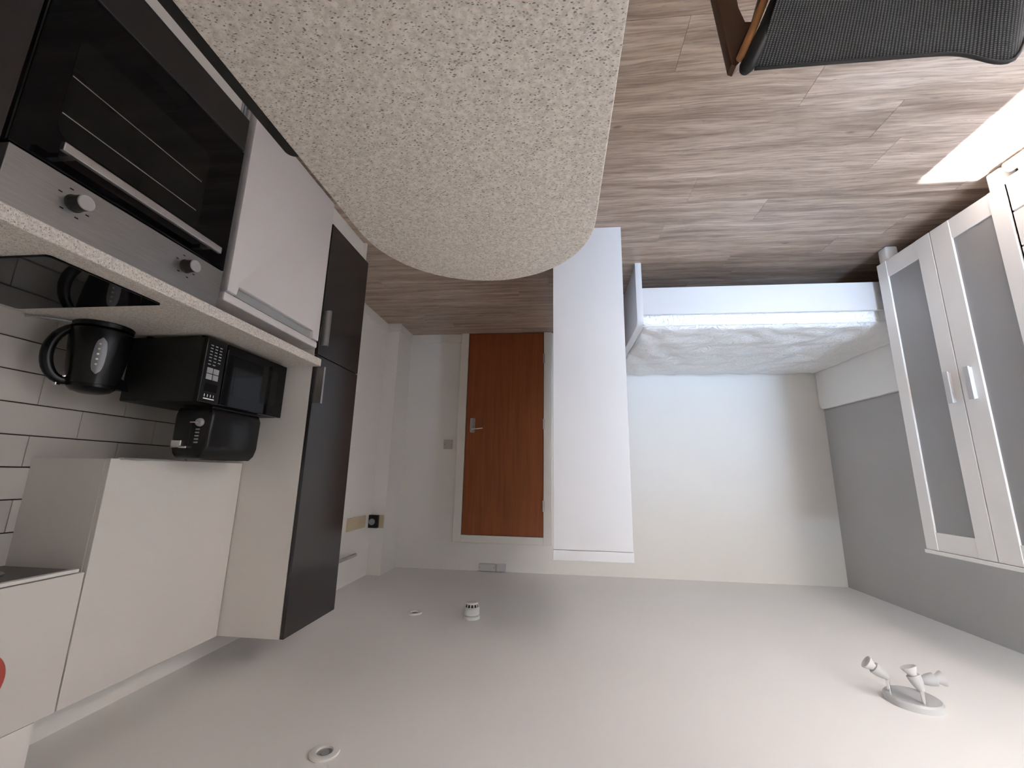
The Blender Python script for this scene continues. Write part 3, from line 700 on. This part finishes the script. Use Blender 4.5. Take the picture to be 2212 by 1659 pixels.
# ------------------------------------------------------------------ wardrobe and chest on the grey wall
wx0, wx1, wz0, wz1 = -2.448, -2.0116, .097, 1.797
def ward(y0, y1, label):
    t = thing('wardrobe', ((wx0+wx1)/2, (y0+y1)/2, 0), label, 'wardrobe')
    b = box(B(), wx0, wx1-.020, y0, y0+.016, wz0, wz1-.016); box(b, wx0, wx1-.020, y1-.016, y1, wz0, wz1-.016)
    box(b, wx0, wx1-.020, y0+.016, y1-.016, wz0, wz0+.03); box(b, wx0, wx0+.006, y0+.016, y1-.016, wz0+.03, wz1-.016)
    obj('carcass', b, WARD, t)
    obj('top_board', box(B(), wx0, wx1+.008, y0-.004, y1+.008, wz1-.015, wz1+.004, .003), WARD, t)
    for x, y in ((wx1-.045, y1-.042), (wx1-.045, y0+.042), (wx0+.04, y1-.042), (wx0+.04, y0+.042)):
        obj('leg', box(B(), x-.035, x+.035, y-.035, y+.035, 0, wz0, .012, 3), WARD, t, 40)
    ym = (y0+y1)/2
    for ya, yb, hy in ((ym+.0035, y1-.001, ym+.046), (y0+.001, ym-.0025, ym-.066)):
        d = obj('door', box(B(), wx1-.017, wx1-.006, ya, yb, wz0+.003, wz1-.019), PANEL, t)
        for sa, sb in ((ya, ya+.088), (yb-.072, yb)) if hy > ym else ((ya, ya+.072), (yb-.108, yb)):
            obj('stile', box(B(), wx1-.0175, wx1+.003, sa, sb, wz0+.002, wz1-.018, .0015), WARD, d)
        a_, b_ = (ya+.088, yb-.072) if hy > ym else (ya+.072, yb-.108)
        for za, zb in ((wz0+.002, wz0+.107), (wz1-.110, wz1-.018)):
            obj('rail', box(B(), wx1-.0175, wx1+.0005, a_, b_, za, zb, .001), WARD, d)
        h = box(B(), wx1+.020, wx1+.028, hy-.014, hy+.014, .868, 1.032, .002); box(h, wx1+.002, wx1+.021, hy-.005, hy+.005, .872, 1.028)
        obj('handle', h, WLAM, d)
    return t
ward(1.893, 2.668, 'white two-door wardrobe with grey recessed panels beside the bed')
t = thing('chest_of_drawers', ((wx0+wx1)/2, 1.5, 0), 'white chest of drawers beside the wardrobe, mostly outside the picture', 'chest of drawers')
b = box(B(), wx0, wx1-.02, 1.12, 1.136, .07, .76); box(b, wx0, wx1-.02, 1.870, 1.886, .07, .76); box(b, wx0, wx1-.02, 1.136, 1.870, .07, .09); box(b, wx0, wx0+.006, 1.136, 1.87, .09, .76)
obj('carcass', b, WARD, t)
obj('top_board', box(B(), wx0, wx1+.004, 1.112, 1.889, .76, .785, .003), WARD, t)
obj('plinth_rail', tube(B(), [(wx1-.02, 1.13, .026), (wx1-.02, 1.876, .026)], .026, 16), WARD, t, 40)
for y in (1.20, 1.82): obj('leg', box(B(), wx1-.035, wx1-.008, y-.013, y+.013, .04, .075, .003), WARD, t)
for i in range(4):
    za, zb = .082+.168*i, .082+.168*i+.160
    d = obj('drawer', box(B(), wx1-.018, wx1, 1.122, 1.884, za, zb, .002), WARD, t)
    obj('handle', box(B(), wx1, wx1+.016, 1.42, 1.58, zb-.03, zb-.022, .002), WLAM, d)

# ------------------------------------------------------------------ chair at the bar
t = thing('chair', (-.49, .42, 0), 'grey mesh-backed chair with bent wood side frame beside the breakfast bar', 'chair')
XA, XB_ = -.311, -.712
def sling(u, v):
    """u across 0..1 (bar side to window side), v 0 top to 1 bottom"""
    x = (XA-.10*v)*(1-u)+XB_*u
    z = .797-.34*v; y = .578-.13*v+.05*math.sin(math.pi*u)*v
    z += .024*math.exp(-((u-.86)/.10)**2)*(1-v)
    if u > .88: z -= .085*((u-.88)/.12)**2*(1-v)**2
    return Vector((x, y, z))
b = B(); NU, NV = 48, 24
uvl = b.loops.layers.uv.new('UVMap')
gg = [[b.verts.new(sling(i/NU, j/NV)) for j in range(NV+1)] for i in range(NU+1)]
for i in range(NU):
    for j in range(NV):
        f = b.faces.new((gg[i][j], gg[i][j+1], gg[i+1][j+1], gg[i+1][j]))
        for lp, (a, c) in zip(f.loops, ((i, j), (i, j+1), (i+1, j+1), (i+1, j))): lp[uvl].uv = (a/NU, c/NV)
bmesh.ops.solidify(b, geom=b.faces[:], thickness=-.004)
obj('backrest', b, MESHM, t, True)
hem = [sling(i/NU, 0) for i in range(NU+1)]
hem += [sling(1, j/NV) for j in range(1, NV+1)]
obj('hem', tube(B(), hem, .0028, 8), MESHM, t, True)
sl_ = [Vector((-.299, .577, .793)), Vector((-.309, .574, .775)), Vector((-.330, .568, .730)), Vector((-.364, .560, .650)), Vector((-.396, .538, .54)), Vector((-.405, .50, .45))]
obj('sleeve', tube(B(), [sl_[0]+Vector((.004, .001, .007))]+sl_, [.008, .0115, .0115, .0105, .010, .010, .010], 12), BLACKM, t, True)
rod = [Vector((-.289, .574, .780)), Vector((-.309, .571, .735)), Vector((-.342, .566, .655)), Vector((-.375, .54, .54)), Vector((-.385, .50, .44)), Vector((-.38, .45, .41)), Vector((-.365, .30, .40)), Vector((-.36, .05, .41))]
obj('side_rod', tube(B(), rod, .0062, 12), CHWOOD, t, True)
obj('side_rod', tube(B(), [Vector((XB_+.005, p.y, p.z-.03)) for p in rod], .0062, 12), CHWOOD, t, True)
legp = [(-.290, .776), (-.283, .772), (-.272, .652), (-.245, .36), (-.215, .0), (-.262, .0), (-.287, .36), (-.3045, .657), (-.312, .688), (-.323, .689), (-.333, .660), (-.352, .60), (-.346, .64), (-.326, .690), (-.300, .765)]
obj('back_leg', prism(B(), legp, 'Y', .590, .610, .002), CHDARK, t, 30)
obj('back_leg', prism(B(), [(-.73, 0), (-.685, 0), (-.672, .40), (-.680, .74), (-.700, .74), (-.705, .40)], 'Y', .590, .610, .002), CHDARK, t, 30)
for x in (-.27, -.69): obj('front_leg', tube(B(), [(x, .09, .41), (x, .06, 0)], .014, 12), CHDARK, t, 40)
obj('crossbar', tube(B(), [(-.37, .50, .43), (-.69, .50, .43)], .010, 10), CHDARK, t, 40)
b = B(); gg = [[b.verts.new((-.36-.33*i/12, .47-.42*j/12, .425-.02*math.sin(math.pi*i/12)*math.sin(math.pi*j/12))) for j in range(13)] for i in range(13)]
for i in range(12):
    for j in range(12): b.faces.new((gg[i][j], gg[i][j+1], gg[i+1][j+1], gg[i+1][j]))
bmesh.ops.solidify(b, geom=b.faces[:], thickness=-.01)
obj('seat', b, MESHM, t, True)
